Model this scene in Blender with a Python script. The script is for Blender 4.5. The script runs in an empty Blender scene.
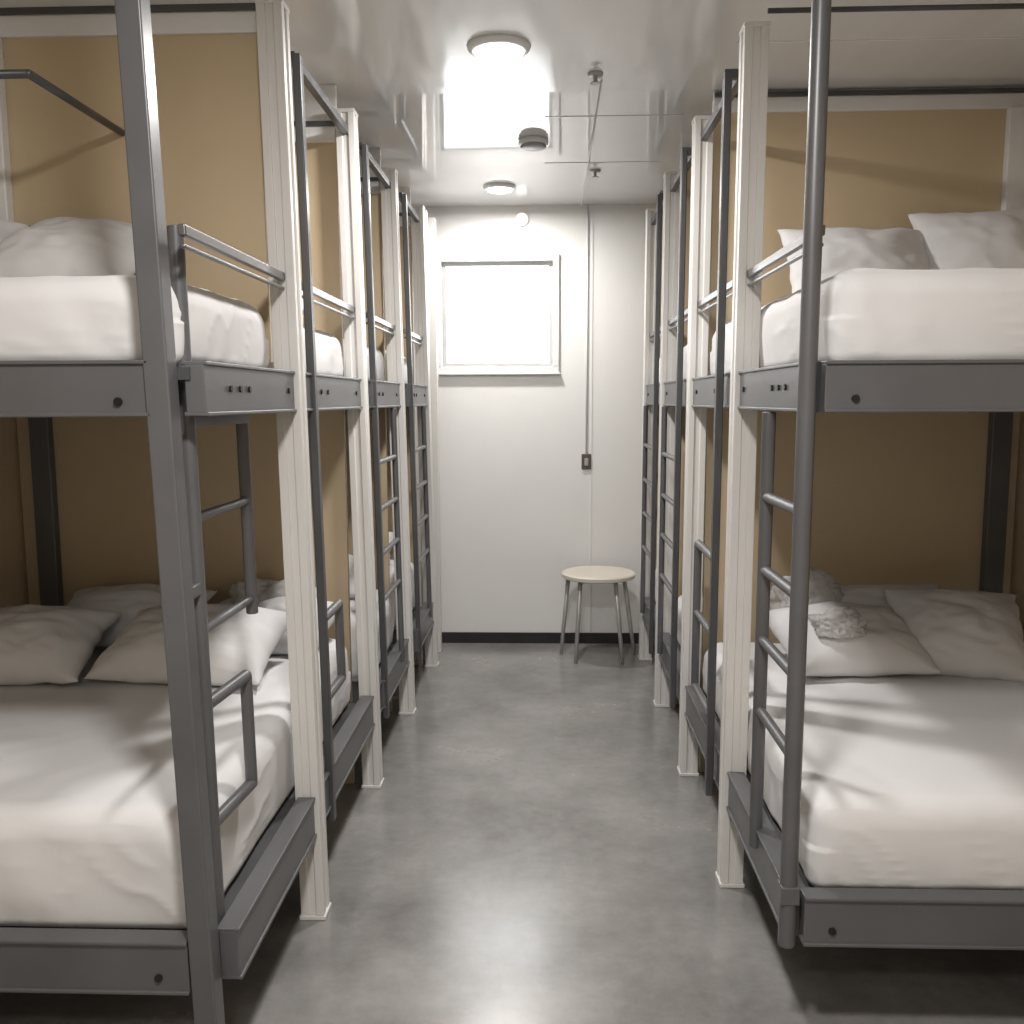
import bpy, bmesh, math, random
from mathutils import Vector, Matrix, Euler, noise
D = bpy.data
scene = bpy.context.scene
CE = 2.46      # ceiling height
YW = 5.27      # far wall
XL, XR = -1.88, 1.70
YR = -1.6
# ------------------------------------------------------------ materials
def newmat(name):
    m = D.materials.new(name); m.use_nodes = True
    nt = m.node_tree
    return m, nt, nt.nodes['Principled BSDF']
def tex(nt, kind, scale, detail=4, rough=0.5, mapscale=(1,1,1)):
    tc = nt.nodes.new('ShaderNodeTexCoord'); mp = nt.nodes.new('ShaderNodeMapping')
    mp.inputs['Scale'].default_value = mapscale
    nt.links.new(tc.outputs['Object'], mp.inputs['Vector'])
    n = nt.nodes.new(kind)
    n.inputs['Scale'].default_value = scale
    if kind == 'ShaderNodeTexNoise':
        n.inputs['Detail'].default_value = detail; n.inputs['Roughness'].default_value = rough
    nt.links.new(mp.outputs[0], n.inputs['Vector'])
    return n
def ramp(nt, src, stops):
    r = nt.nodes.new('ShaderNodeValToRGB'); e = r.color_ramp.elements
    e[0].position, e[0].color = stops[0][0], (*stops[0][1], 1)
    e[1].position, e[1].color = stops[1][0], (*stops[1][1], 1)
    for p, c in stops[2:]:
        k = e.new(p); k.color = (*c, 1)
    nt.links.new(src, r.inputs[0]); return r
def bump(nt, b, src, strength, dist=0.01):
    n = nt.nodes.new('ShaderNodeBump'); n.inputs['Strength'].default_value = strength
    n.inputs['Distance'].default_value = dist
    nt.links.new(src, n.inputs['Height']); nt.links.new(n.outputs[0], b.inputs['Normal'])
def simple(name, c1, c2, rough, metal=0, scale=8, bs=0.0, bd=.002, bscale=None, mapscale=(1,1,1), coat=0):
    m, nt, b = newmat(name)
    n = tex(nt, 'ShaderNodeTexNoise', scale, mapscale=mapscale)
    r = ramp(nt, n.outputs['Fac'], [(0.3, c1), (0.7, c2)])
    nt.links.new(r.outputs[0], b.inputs['Base Color'])
    b.inputs['Roughness'].default_value = rough; b.inputs['Metallic'].default_value = metal
    b.inputs['Coat Weight'].default_value = coat
    if bs:
        n2 = tex(nt, 'ShaderNodeTexNoise', bscale or scale*4, mapscale=mapscale)
        bump(nt, b, n2.outputs['Fac'], bs, bd)
    return m
M_sheet = simple('sheet_cotton', (.70,.69,.69), (.75,.74,.74), .92, scale=3, bs=.18, bd=.004, bscale=14)
M_pillow = simple('pillow_cotton', (.65,.64,.64), (.71,.70,.70), .92, scale=4, bs=.22, bd=.004, bscale=18)
M_gray = simple('gray_painted_steel', (.112,.112,.117), (.138,.138,.145), .36, metal=.2, scale=5)
M_dark = simple('dark_painted_steel', (.075,.076,.08), (.10,.10,.105), .36, metal=.3, scale=5)
M_steel = simple('satin_steel', (.24,.24,.245), (.30,.30,.305), .28, metal=.8, scale=6)
M_post = simple('ivory_enamel_post', (.68,.665,.64), (.72,.705,.68), .36, scale=4)
M_tan = simple('tan_panel', (.55,.435,.28), (.60,.48,.32), .48, scale=1.6, bs=.06, bscale=60)
M_white = simple('white_wall_paint', (.79,.785,.77), (.83,.825,.81), .45, scale=1.5, bs=.08, bscale=40)
M_trimw = simple('white_trim', (.74,.74,.735), (.80,.80,.795), .35, scale=3)
M_black = simple('black_rubber', (.012,.012,.012), (.02,.02,.02), .6)
M_bolt = simple('dark_bolt', (.02,.02,.02), (.04,.04,.04), .4, metal=.6)
M_deck = simple('bed_base_board', (.05,.05,.052), (.07,.07,.07), .8)
M_seat = simple('stool_seat_laminate', (.62,.57,.49), (.68,.63,.55), .4, scale=4)
M_leg = simple('stool_leg_metal', (.45,.44,.42), (.55,.54,.52), .35, metal=.3)
M_plastic = simple('gray_plastic', (.35,.35,.34), (.42,.42,.41), .4)
M_brown = simple('brown_switch', (.09,.065,.05), (.13,.10,.08), .4)
M_bag = simple('clear_plastic_film', (.80,.78,.77), (.88,.86,.85), .16)
_b = M_bag.node_tree.nodes['Principled BSDF']; _b.inputs['Transmission Weight'].default_value=.55; _b.inputs['IOR'].default_value=1.15
_b.inputs['Coat Weight'].default_value=.5
def ceil(name, rough, bs):
    m, nt, b = newmat(name)
    b.inputs['Base Color'].default_value = (.73,.725,.72,1)
    b.inputs['Roughness'].default_value = rough
    b.inputs['Specular IOR Level'].default_value = .75
    n = tex(nt, 'ShaderNodeTexNoise', 2.4, detail=2, mapscale=(2.2,.45,1)); bump(nt, b, n.outputs['Fac'], bs, .02)
    return m
M_ceil = ceil('satin_ceiling_panel', .17, .6)
M_ceil2 = ceil('gloss_ceiling_panel', .05, .06)
# floor
M_floor, nt, b = newmat('polished_concrete')
n1 = tex(nt, 'ShaderNodeTexNoise', 1.9, detail=8, rough=.62); n2 = tex(nt, 'ShaderNodeTexNoise', 24, detail=6, rough=.7)
mx = nt.nodes.new('ShaderNodeMixRGB'); mx.inputs[0].default_value = .2
nt.links.new(n1.outputs['Fac'], mx.inputs[1]); nt.links.new(n2.outputs['Fac'], mx.inputs[2])
r = ramp(nt, mx.outputs[0], [(0.35, (.165,.159,.152)), (0.65, (.32,.31,.296)), (.5, (.24,.233,.223))])
nt.links.new(r.outputs[0], b.inputs['Base Color'])
r2 = ramp(nt, n1.outputs['Fac'], [(.35,(.15,.15,.15)), (.65,(.28,.28,.28))])
nt.links.new(r2.outputs[0], b.inputs['Roughness']); bump(nt, b, n2.outputs['Fac'], .05, .003)
b.inputs['Specular IOR Level'].default_value = .9
def emis(name, col, s):
    m, nt, b = newmat(name)
    b.inputs['Base Color'].default_value = (.9,.9,.9,1)
    b.inputs['Emission Color'].default_value = (*col,1); b.inputs['Emission Strength'].default_value = s
    return m
M_lamp = emis('lamp_diffuser', (1,.97,.93), 3)
M_lamp2 = emis('small_lamp_diffuser', (1,.97,.93), .8)
M_sky = emis('frosted_window_glass', (.95,.98,1), 3.2)
# ------------------------------------------------------------ mesh helpers
class MB:
    def __init__(s): s.bm = bmesh.new()
    def box(s, x0,x1,y0,y1,z0,z1):
        v=[s.bm.verts.new((x,y,z)) for x in (x0,x1) for y in (y0,y1) for z in (z0,z1)]
        for f in [(0,1,3,2),(4,6,7,5),(0,4,5,1),(2,3,7,6),(0,2,6,4),(1,5,7,3)]:
            s.bm.faces.new([v[i] for i in f])
        return s
    def tube(s, p0, p1, r, n=14, r2=None):
        p0, p1 = Vector(p0), Vector(p1); d = p1-p0
        q = d.to_track_quat('Z','Y').to_matrix().to_4x4()
        bmesh.ops.create_cone(s.bm, cap_ends=True, segments=n, radius1=r, radius2=r if r2 is None else r2, depth=d.length,
                              matrix=Matrix.Translation((p0+p1)/2) @ q)
        return s
    def ball(s, p, r):
        bmesh.ops.create_uvsphere(s.bm, u_segments=12, v_segments=8, radius=r, matrix=Matrix.Translation(p)); return s
    def path(s, pts, r):
        for a,b in zip(pts, pts[1:]): s.tube(a,b,r)
        for p in pts[1:-1]: s.ball(p, r)
        return s
    def prism(s, prof, z0, z1):
        a=[s.bm.verts.new((x,y,z0)) for x,y in prof]; c=[s.bm.verts.new((x,y,z1)) for x,y in prof]
        n=len(prof)
        s.bm.faces.new(a[::-1]); s.bm.faces.new(c)
        for i in range(n): s.bm.faces.new((a[i],a[(i+1)%n],c[(i+1)%n],c[i]))
        return s
    def lathe(s, prof, c, n=40):
        rings=[]
        for r,z in prof:
            if r<1e-5: rings.append([s.bm.verts.new((c[0],c[1],c[2]+z))])
            else: rings.append([s.bm.verts.new((c[0]+r*math.cos(2*math.pi*i/n), c[1]+r*math.sin(2*math.pi*i/n), c[2]+z)) for i in range(n)])
        for A,B in zip(rings, rings[1:]):
            for i in range(n):
                j=(i+1)%n
                if len(A)==1 and len(B)==1: continue
                if len(A)==1: s.bm.faces.new((A[0],B[i],B[j]))
                elif len(B)==1: s.bm.faces.new((A[i],A[j],B[0]))
                else: s.bm.faces.new((A[i],A[j],B[j],B[i]))
        return s
    def shear(s, k):
        for v in s.bm.verts: v.co.x += k*v.co.z
        return s
    def obj(s, name, mat, parent=None, bevel=0, smooth=False):
        bmesh.ops.recalc_face_normals(s.bm, faces=s.bm.faces)
        me = D.meshes.new(name); s.bm.to_mesh(me); s.bm.free()
        me.materials.append(mat)
        if smooth or bevel:
            for p in me.polygons: p.use_smooth = True
        o = D.objects.new(name, me); scene.collection.objects.link(o)
        if bevel:
            bv = o.modifiers.new('bevel','BEVEL'); bv.width=bevel; bv.segments=2; bv.limit_method='ANGLE'; bv.angle_limit=math.radians(40)
            bv.harden_normals = True
        if parent: o.parent = parent
        return o
def empty(name, loc=(0,0,0)):
    e = D.objects.new(name, None); scene.collection.objects.link(e); e.empty_display_size=.2
    return e
# ------------------------------------------------------------ room shell
MB().box(XL-.1,XR+.1,YR-.1,YW+.25,-.1,0).obj('floor', M_floor)
co_=MB().box(XL-.1,XR+.1,YR-.1,3.38,CE,CE+.1).box(XL-.1,XR+.1,3.38,YW+.25,CE,CE+.1).obj('ceiling', M_ceil)
co_.data.materials.append(M_ceil2)
for p in co_.data.polygons:
    if p.index>=6: p.material_index=1
MB().box(XL-.1,XL,YR,YW,0,CE).obj('wall_left', M_tan)
MB().box(XR,XR+.1,YR,YW,0,CE).obj('wall_right', M_tan)
MB().box(XL-.1,XR+.1,YR-.1,YR,0,CE).obj('wall_rear', M_white)
wx0,wx1,wz0,wz1 = -.575,.045,1.585,2.165
w=MB()
w.box(XL-.1,wx0,YW,YW+.12,0,CE).box(wx1,XR+.1,YW,YW+.12,0,CE).box(wx0,wx1,YW,YW+.12,0,wz0).box(wx0,wx1,YW,YW+.12,wz1,CE)
w.obj('wall_far', M_white)
we = empty('window_1')
f=MB(); t=.035
f.box(wx0-t,wx1+t,YW-.022,YW,wz1,wz1+t).box(wx0-t,wx1+t,YW-.022,YW,wz0-t,wz0).box(wx0-t,wx0,YW-.022,YW,wz0,wz1).box(wx1,wx1+t,YW-.022,YW,wz0,wz1)
f.obj('casing', M_trimw, we, .004)
f=MB(); q=.022
f.box(wx0,wx1,YW+.03,YW+.07,wz1-q,wz1).box(wx0,wx1,YW+.03,YW+.07,wz0,wz0+q).box(wx0,wx0+q,YW+.03,YW+.07,wz0+q,wz1-q).box(wx1-q,wx1,YW+.03,YW+.07,wz0+q,wz1-q)
f.obj('sash', M_plastic, we, .003)
MB().box(wx0+q-.005,wx1-q+.005,YW+.055,YW+.065,wz0+q-.005,wz1-q+.005).obj('pane', M_sky, we)
MB().box(wx0-t-.01,wx1+t+.01,YW-.035,YW,wz0-t-.010,wz0-t).obj('sill', M_trimw, we, .003)
MB().box(-.62,.56,YW-.012,YW,0,.062).obj('baseboard_far', M_black, None, .002)
MB().box(.26,.266,YW-.004,YW,0.062,CE).obj('trim_1', M_trimw)
MB().box(-.0,.52,3.66,3.666,CE-.002,CE).box(-.0,.52,4.35,4.356,CE-.002,CE).box(.57,XR,2.95,2.957,CE-.002,CE).obj('trim_2', M_trimw)
# ------------------------------------------------------------ ceiling fittings
def ceiling_light(x,y,r,power):
    e=empty('ceiling_light')
    MB().lathe([(0,0),(r*1.14,0),(r*1.12,-.008),(r*1.0,-.016),(r*.93,-.018),(r*.93,-.006),(0,-.006)],(x,y,CE)).obj('housing', M_trimw, e, 0, True)
    MB().lathe([(r*.93,-.014),(r*.85,-.024),(r*.5,-.030),(0,-.032)],(x,y,CE)).obj('diffuser', M_lamp, e, 0, True)
    L=D.lights.new('lamp','AREA'); L.shape='DISK'; L.size=r*1.6; L.energy=power; L.color=(1,.97,.94)
    o=D.objects.new('lamp',L); o.location=(x,y,CE-.036); scene.collection.objects.link(o); o.parent=e
ceiling_light(-.138,2.95,.085,25)
ceiling_light(-.225,4.80,.072,18)
ceiling_light(-.10,.75,.14,39)  # added fill lamp, overhead and out of view, lights the near bunks
ceiling_light(-.05,-.7,.14,14)  # unseen fixture behind the camera, added as extra fill
e=empty('wall_light')
MB().tube((-.125,YW,2.385),(-.125,YW-.015,2.385),.038,28).obj('base', M_trimw, e, .003)
MB().tube((-.125,YW-.015,2.385),(-.125,YW-.028,2.385),.033,28,.026).obj('diffuser', M_lamp2, e, .003)
e=empty('smoke_detector')
MB().lathe([(0,0),(.062,0),(.062,-.018),(.055,-.022),(0,-.022)],(-.046,3.97,CE)).obj('base', M_trimw, e,0,True)
MB().lathe([(.05,-.022),(.054,-.030),(.044,-.036),(0,-.038)],(-.046,3.97,CE)).obj('sensor_head', M_plastic, e,0,True)
def sprinkler(x,y):
    e=empty('fire_sprinkler')
    MB().lathe([(0,0),(.026,0),(.024,-.008),(0,-.008)],(x,y,CE),24).obj('escutcheon', M_plastic, e,0,True)
    MB().tube((x,y,CE-.008),(x,y,CE-.03),.007).lathe([(0,-.030),(.017,-.030),(.017,-.033),(0,-.033)],(x,y,CE),20).obj('head', M_plastic, e,.001)
sprinkler(.166,3.20); sprinkler(.235,4.50)
MB().tube((.190,3.26,CE-.004),(.200,YW-.004,CE-.004),.003,8).tube((.235,YW-.006,CE),(.235,YW-.006,1.09),.0055,8).obj('conduit', M_trimw, None,0,True)
e=empty('light_switch')
MB().box(.208,.262,YW-.012,YW,1.01,1.095).obj('plate', M_brown, e,.003)
MB().box(.224,.246,YW-.018,YW-.012,1.03,1.072).obj('rocker', M_plastic, e,.002)
# ------------------------------------------------------------ bunks
def post_profile(x,y,s):
    a,b_=.032,.034; g=.005; w=.010
    return [(x-a,y-b_),(x-w,y-b_),(x-w,y-b_+g),(x+w,y-b_+g),(x+w,y-b_),(x+a,y-b_),
            (x+a,y-w),(x+a-g,y-w),(x+a-g,y+w),(x+a,y+w),(x+a,y+b_),(x-a,y+b_),
            (x-a,y+w),(x-a+g,y+w),(x-a+g,y-w),(x-a,y-w)]
def chan_y(m,x,y0,y1,z0,z1,s):
    m.box(x-.019,x+.019,y0,y1,z0+.006,z1-.006)
    m.box(x-.024,x+.024,y0,y1,z1-.008,z1); m.box(x-.024,x+.024,y0,y1,z0,z0+.008)
def chan_x(m,x0,x1,y,z0,z1):
    m.box(x0,x1,y-.019,y+.019,z0+.006,z1-.006)
    m.box(x0,x1,y-.024,y+.024,z1-.008,z1); m.box(x0,x1,y-.024,y+.024,z0,z0+.008)
LZ0,LZ1,UZ0,UZ1 = .24,.35,1.372,1.475
def bunk(side, ax, yf, yp, ynext, kind, near=False, deck=None):
    s = -1 if side=='L' else 1
    k = -.016 if side=='L' else 0.004
    wall = XL if s<0 else XR
    e = empty('bunk_bed')
    def X(a,b): return (min(a,b),max(a,b))
    m=MB().prism(post_profile(ax,yp,s),0.012,2.36); m.box(ax-.036,ax+.036,yp-.038,yp+.038,0,.012)
    m.box(ax-.034,ax+.034,yp-.036,yp+.036,2.355,2.368)
    m.shear(k).obj('end_post', M_post, e, .0025)
    px = ax + (.019 if s<0 else -.040)
    if near: px = -.664 if s<0 else .520
    m=MB()
    if near and s<0: m.box(px-.023,px+.023,yf-.024,yf+.024,0,CE)
    elif near: m.tube((px,yf,.23),(px,yf,CE),.0185,20)
    else: m.box(px-.011,px+.011,yf-.016,yf+.016,.20,2.30)
    m.shear(-.0276 if (near and s<0) else k).obj('corner_pole', M_gray if near else M_dark, e, .004)
    m=MB()
    for z0,z1 in ((LZ0,LZ1),(UZ0,UZ1)):
        ys = yf+.018 if near else yf-.02
        chan_y(m,ax,ys+(.012 if (near and s<0) else 0),yp-.036,z0,z1,s)
        if ynext: chan_y(m,ax,yp+.036,ynext-.021,z0,z1,s)
        xa,xb = X(px+s*.03 if near else ax+s*.026, wall-s*.01)
        chan_x(m,xa,xb,yf,z0,z1)
    m.shear(k).obj('side_rails', M_gray, e, .0025)
    m=MB()
    yb = [yf+.17,yf+.23,yf+.29,yp-.09] if near else [yf+.1,yf+.18,yp-.12]
    for y in yb:
        m.tube((ax-s*.019,y,1.425),(ax-s*.0235,y,1.425),.007,10)
    for x in (px+s*.09, wall-s*.2, px+s*.62, px+s*.66):
        for z in (1.40,.275): m.tube((x,yf-.019,z),(x,yf-.0235,z),.008,10)
    m.shear(k).obj('bolts', M_bolt, e)
    if not near:
        m=MB().box(ax-.012,ax+.012,yf,yp-.03,2.285,2.31)
        if s>0: m.box(px-.01,ax+.012,yf-.012,yf+.012,2.285,2.31)
        m.shear(k).obj('top_rail', M_dark, e, .002)
    m=MB(); gy0=yf+.01; gy1=yp; dz=-.018 if s<0 else .004
    m.box(ax-.008,ax+.008,gy0,gy1,1.716+dz,1.738+dz)
    m.box(ax-.006,ax+.006,gy0,gy1,1.694+dz,1.703+dz)
    m.shear(k).obj('guard_rail', M_steel, e, .004)
    d0,d1 = deck if deck else (yf+.03,yp-.04)
    m=MB(); xa,xb = X(ax+s*.03, wall-s*.01)
    m.box(xa,xb,d0,d1,LZ1-.045,LZ1-.025); m.box(xa,xb,yf+.026,yp-.02,UZ1-.035,UZ1-.012)
    m.obj('bed_base', M_deck, e)
    m=MB()
    if kind=='full':
        gap=.31 if near else .42
        lx = px; y2=yf+gap
        m.tube((lx,y2,.30),(lx,y2,1.37),.016 if near else .012,16)
        for z in (1.17,.995,.825,.65):
            m.tube((lx,yf,z),(lx,y2,z),.0125 if near else .010,12)
        if near: m.box(lx-.02,lx+.02,yf-.02,yf+.02,.33,.37)
    elif kind=='hoop':
        if near:
            lx=-.672; y0=yf+.09
            m.tube((lx,y0,.24),(lx,y0,1.73),.0155,16)
            m.box(lx-.012,lx+.012,y0-.07,y0,1.02,1.045)
            ix=-.735
            for yy in (y0+.14,2.31): m.tube((ix,yy,.86),(ix,yy,1.365),.015,14)
            for z in (1.15,.90): m.tube((ix,y0+.14,z),(ix,2.31,z),.011,12)
            m.box(ix-.015,ix+.015,y0+.12,2.33,1.345,1.37)
            lx2=-.656
            m.path([(lx,y0,.79),(lx2,y0+.21,.79),(lx2,y0+.21,.54),(lx,y0,.54)],.0135)
        else:
            lx=px; y0=yf
            m.path([(lx,y0,.79),(lx,y0+.20,.79),(lx,y0+.20,.56),(lx,y0,.56)],.0135)
    elif kind=='tall':
        lx=px; y0=yf
        m.path([(lx,y0,.93),(lx,y0+.30,.93),(lx,y0+.30,.45),(lx,y0,.45)],.013)
        m.tube((lx,y0,.70),(lx,y0+.30,.70),.011)
    m.shear(k).obj('ladder', M_gray, e, .003)
    return e
bunk('L',-.63,1.70,2.39,2.54,'hoop',True,(1.73,3.2))
bunk('L',-.63,2.54,3.25,3.41,'hoop',False,(3.21,3.215))
bunk('L',-.62,3.41,4.05,4.21,'full')
bunk('L',-.60,4.21,4.80,None,'full')
bunk('R',.54,1.90,2.59,2.74,'full',True,(1.93,3.34))
bunk('R',.54,2.74,3.39,3.55,'tall',False,(3.345,3.35))
bunk('R',.54,3.55,4.18,4.33,'full')
bunk('R',.545,4.33,4.95,None,'full')
# partitions
def partition(s, ax, y, z0, ztop, postx, white_trim=None):
    e=empty('partition_panel'); wall = XL if s<0 else XR
    k = -.016 if s<0 else 0
    a=ax+s*.037+(k*2.36 if s<0 else 0.01)
    xa,xb=sorted((a, wall-s*.003))
    MB().box(xa,xb,y-.012,y+.012,z0,ztop).obj('panel', M_tan, e)
    MB().box(xa,xb,y-.024,y+.024,ztop,ztop+.05).box(xa,xb,y-.010,y+.010,ztop+.05,CE).obj('header', M_trimw, e, .003)
    MB().box(xa,xb,y-.034,y-.024,ztop+.05,ztop+.065).obj('header_strip', M_dark, e, .002)
    if z0<.5: MB().box(postx-.035,postx+.035,y-.05,y-.012,.31,1.36).obj('corner_post', M_gray, e, .004)
    w_=white_trim if white_trim else postx
    MB().box(w_-.035,w_+.035,y-.045,y-.012,1.50,ztop).obj('upper_corner_post', M_trimw, e, .004)
for y,ax in ((3.27,-.63),(4.07,-.62),(4.82,-.60)): partition(-1,ax,y,0.0,2.27,-1.78)
partition(-1,-.63,2.41,1.50,2.30,-1.385)
for y in (3.41,4.20,4.97): partition(1,.54,y,0.0,2.385,1.62)
MB().box(-.655,-.60,4.84,4.90,0,2.36).box(-.64,-.58,5.05,5.11,0,2.36).obj('trim_3', M_post, None, .003)
MB().tube((.585,2.60,2.41),(XR-.002,2.60,2.41),.007,10).obj('curtain_rail', M_dark, None,0,True)
MB().path([(-1.06,2.395,2.07),(-1.06,1.97,2.07),(XL+.002,1.97,2.07)],.009).obj('curtain_rail', M_dark, None,0,True)
# ------------------------------------------------------------ bedding
def mattress(x0,x1,y0,y1,z0,z1,seed,cuts=44,amp=1.0):
    bm=bmesh.new(); bmesh.ops.create_cube(bm,size=2)
    bmesh.ops.subdivide_edges(bm,edges=bm.edges[:],cuts=cuts,use_grid_fill=True)
    c=Vector(((x0+x1)/2,(y0+y1)/2,(z0+z1)/2)); h=Vector(((x1-x0)/2,(y1-y0)/2,(z1-z0)/2))
    r=min(.055,h.z*.6)
    for v in bm.verts:
        g=[math.sin(v.co[i]*math.pi/2)*.55+v.co[i]*.45 for i in range(3)]
        p=Vector([g[i]*h[i] for i in range(3)])
        rr=r if p.z>0 else r*.5
        q=Vector([max(-h[i]+rr,min(h[i]-rr,p[i])) for i in range(3)])
        d=p-q
        nrm=d.normalized() if d.length>1e-6 else Vector((0,0,0))
        p=q+nrm*rr if d.length>1e-6 else p
        w=p+c; s_=seed*3.7
        top=max(0,nrm.z); side=1-abs(nrm.z); below=max(0,-nrm.z)
        if below<.9:
            f1=noise.noise(Vector((w.x*7+w.z*5,w.y*7-w.z*4,w.z*2+s_)))
            f2=1-abs(noise.noise(Vector((w.x*11+w.z*7,w.y*11-w.z*6,w.z*2+s_))))*2.5
            tdir=w.x*.8+w.y*.6; ndir=-w.x*.6+w.y*.8
            g1=1-abs(noise.noise(Vector((ndir*6,tdir*1.3,s_))))*2.6
            g2=noise.noise(Vector((w.x*2.2,w.y*2.2,s_+5)))
            g3=1-abs(noise.noise(Vector((w.x*3.2+3,w.y*11,s_+9))))*2.6
            disp=side*(f1*.006+max(0,f2)**3*.0035)+top*(max(0,g1)**4*.003+g2*.003+max(0,g3)**5*.002)
            bulge=side*.007*math.sin(math.pi*(p.z/h.z*.5+.5))
            p+=nrm*(disp*amp+bulge)
        v.co=p+c
    for f in bm.faces: f.smooth=True
    me=D.meshes.new('mattress'); bm.to_mesh(me); bm.free(); me.materials.append(M_sheet)
    o=D.objects.new('mattress',me); scene.collection.objects.link(o); return o
def pillow(x,y,z,w,d,t,tilt=12,yaw=0,seed=0,roll=0):
    bm=bmesh.new(); N=40; G={}
    for sgn in (1,-1):
        for i in range(N+1):
            for j in range(N+1):
                if sgn<0 and (i in (0,N) or j in (0,N)): G[(sgn,i,j)]=G[(1,i,j)]; continue
                u=2*i/N-1; v=2*j/N-1
                u_=math.sin(u*math.pi/2)*.45+u*.55; v_=math.sin(v*math.pi/2)*.45+v*.55
                px=u_*(1-.08*(1-v_*v_)); py=v_*(1-.09*(1-u_*u_))
                hgt=max(0,(1-u_**2)*(1-v_**2))**.5
                hh=hgt*t/2*(1.2 if sgn>0 else .8)
                s_=seed*5.1
                wr=noise.noise(Vector((u_*2.2+s_,v_*2.2,sgn)))*.14+ (1-abs(noise.noise(Vector((u_*3+v_*2+s_,v_*5,s_))))*2)*.06
                hh*=1+wr
                ex=noise.noise(Vector((u_*3,v_*3,s_+4)))*.012
                G[(sgn,i,j)]=bm.verts.new((px*w/2+ex,py*d/2+ex*.7,sgn*hh))
    for sgn in (1,-1):
        for i in range(N):
            for j in range(N):
                q=[G[(sgn,i,j)],G[(sgn,i+1,j)],G[(sgn,i+1,j+1)],G[(sgn,i,j+1)]]
                if sgn<0: q=q[::-1]
                try: bm.faces.new(q)
                except ValueError: pass
    for f in bm.faces: f.smooth=True
    me=D.meshes.new('pillow'); bm.to_mesh(me); bm.free(); me.materials.append(M_pillow)
    o=D.objects.new('pillow',me); scene.collection.objects.link(o)
    R=Euler((math.radians(tilt),math.radians(roll),math.radians(yaw)),'XYZ')
    o.rotation_euler=R
    mz=min((R.to_matrix()@v.co).z for v in me.vertices)
    o.location=(x,y,z-mz-.003); return o
def crumple(name,x,y,z,rx,ry,rz,seed,mat):
    bm=bmesh.new(); bmesh.ops.create_icosphere(bm,subdivisions=5,radius=1)
    for v in bm.verts:
        p=v.co.copy()
        n_=noise.noise(p*1.6+Vector((seed,0,0)))*.35+(1-abs(noise.noise(p*3.2+Vector((0,seed,0))))*2)*.18+(1-abs(noise.noise(p*7+Vector((0,0,seed))))*2)*.09
        p*=.85+n_
        if p.z<-.5: p.z=-.5
        v.co=(p.x*rx,p.y*ry,(p.z+.5)*rz)
    for f in bm.faces: f.smooth=True
    me=D.meshes.new(name); bm.to_mesh(me); bm.free(); me.materials.append(mat)
    o=D.objects.new(name,me); scene.collection.objects.link(o); o.location=(x,y,z)
LB=LZ1-.025; UB=UZ1-.012
mattress(-1.86,-.694,1.748,3.19,LB,.575,1,60)
mattress(-1.86,-.694,1.748,2.345,UB,1.640,2,48)
mattress(-1.86,-.694,2.58,3.20,UB,1.63,3,24)
for i,(a,b) in enumerate(((3.46,4.0),(4.26,4.75))):
    mattress(-1.86,-.67,a,b,LB,.585,4+i,20); mattress(-1.86,-.688,a,b,UB,1.63,6+i,20)
mattress(.582,1.68,1.942,3.335,LB,.53,8,60)
mattress(.585,1.68,1.942,3.335,UB,1.665,9,54)
for i,(a,b) in enumerate(((3.60,4.12),(4.38,4.90))):
    mattress(.585,1.68,a,b,LB,.55,10+i,20); mattress(.585,1.68,a,b,UB,1.64,12+i,20)
# pillows lower left
pillow(-1.57,2.70,.575,.44,.36,.17,20,4,1)
pillow(-1.06,2.72,.575,.54,.36,.18,20,-5,2)
pillow(-1.40,3.03,.60,.50,.30,.15,24,0,3)
pillow(-.86,3.02,.575,.30,.28,.15,22,-10,4)
# upper left
pillow(-1.47,2.18,1.64,.42,.30,.15,38,6,5)
pillow(-1.11,2.20,1.64,.38,.30,.14,34,-4,6)
# lower right
pillow(.98,2.98,.53,.47,.36,.17,19,5,7)
pillow(1.34,3.00,.53,.42,.38,.17,34,-12,8)
pillow(1.17,3.23,.54,.48,.28,.13,45,0,9)
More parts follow.
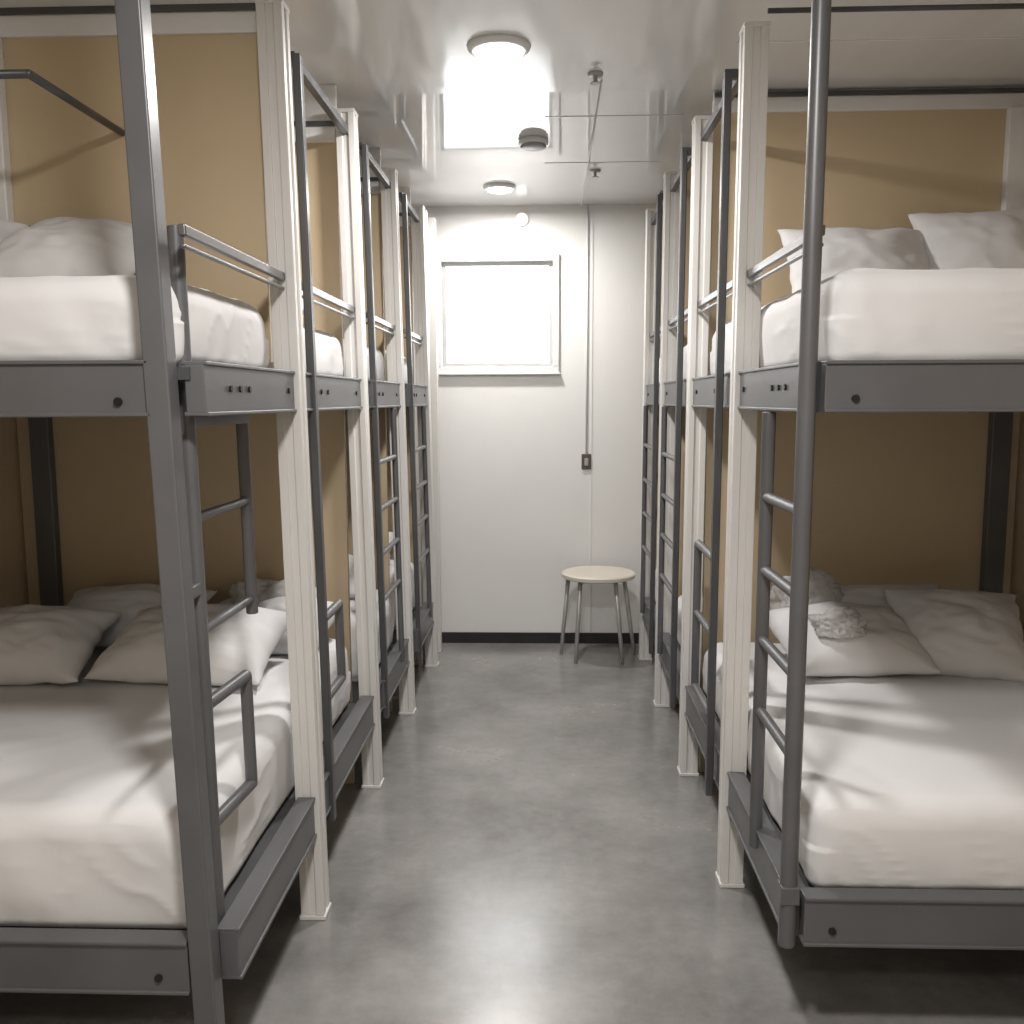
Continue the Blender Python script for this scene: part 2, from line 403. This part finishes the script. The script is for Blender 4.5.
# upper right
pillow(1.03,3.15,1.66,.50,.36,.15,58,3,10)
pillow(1.45,3.17,1.66,.46,.42,.16,60,-5,11)
for i,(y,z,s) in enumerate(((3.84,.585,-1),(4.58,.585,-1),(3.02,1.63,-1),(3.98,.55,1),(4.72,.55,1),(3.95,1.64,1))):
    pillow(s*1.0,y,z,.5,.28,.15,25,0,20+i)
crumple('plastic_bag',.92,2.88,.670,.08,.06,.05,3.3,M_bag)
crumple('plastic_bag',.92,3.24,.65,.11,.05,.10,7.1,M_bag)
crumple('crumpled_blanket',-.95,3.16,.62,.18,.05,.11,2.1,M_pillow)
# ------------------------------------------------------------ stool
e=empty('stool'); sx,sy,sz=.29,4.97,.475
MB().lathe([(0,0),(.19,0),(.2,-.006),(.2,-.022),(.192,-.028),(0,-.028)],(sx,sy,sz),48).obj('seat', M_seat, e, 0, False)
m=MB()
for tx,ty,fx,fy in ((-.16,.04,-.20,.06),(-.10,-.09,-.125,-.12),(.085,-.09,.125,-.12),(.14,.04,.205,.06)):
    m.tube((sx+tx,sy+ty,sz-.028),(sx+fx,sy+fy,.0),.0125,12,.010)
m.box(sx-.16,sx+.14,sy+.03,sy+.045,sz-.045,sz-.028).box(sx-.1,sx+.09,sy-.1,sy-.085,sz-.045,sz-.028)
m.obj('legs', M_leg, e, 0, True)
# ------------------------------------------------------------ world + camera
wd=D.worlds.new('world'); scene.world=wd; wd.use_nodes=True
wd.node_tree.nodes['Background'].inputs[0].default_value=(.85,.92,1,1); wd.node_tree.nodes['Background'].inputs[1].default_value=1.0
cam=D.cameras.new('camera'); co=D.objects.new('camera',cam); scene.collection.objects.link(co)
cam.sensor_width=36; cam.lens=36*930/1024; cam.clip_start=.02
R=Matrix.Rotation(math.radians(2.03),4,'Z')@Matrix.Rotation(math.radians(90-6.87),4,'X')@Matrix.Rotation(math.radians(-.25),4,'Z')
co.matrix_world=Matrix.Translation((0,0,1.4))@R
scene.camera=co
scene.view_settings.view_transform='Standard'
scene.view_settings.look='None'
scene.view_settings.exposure=0.0
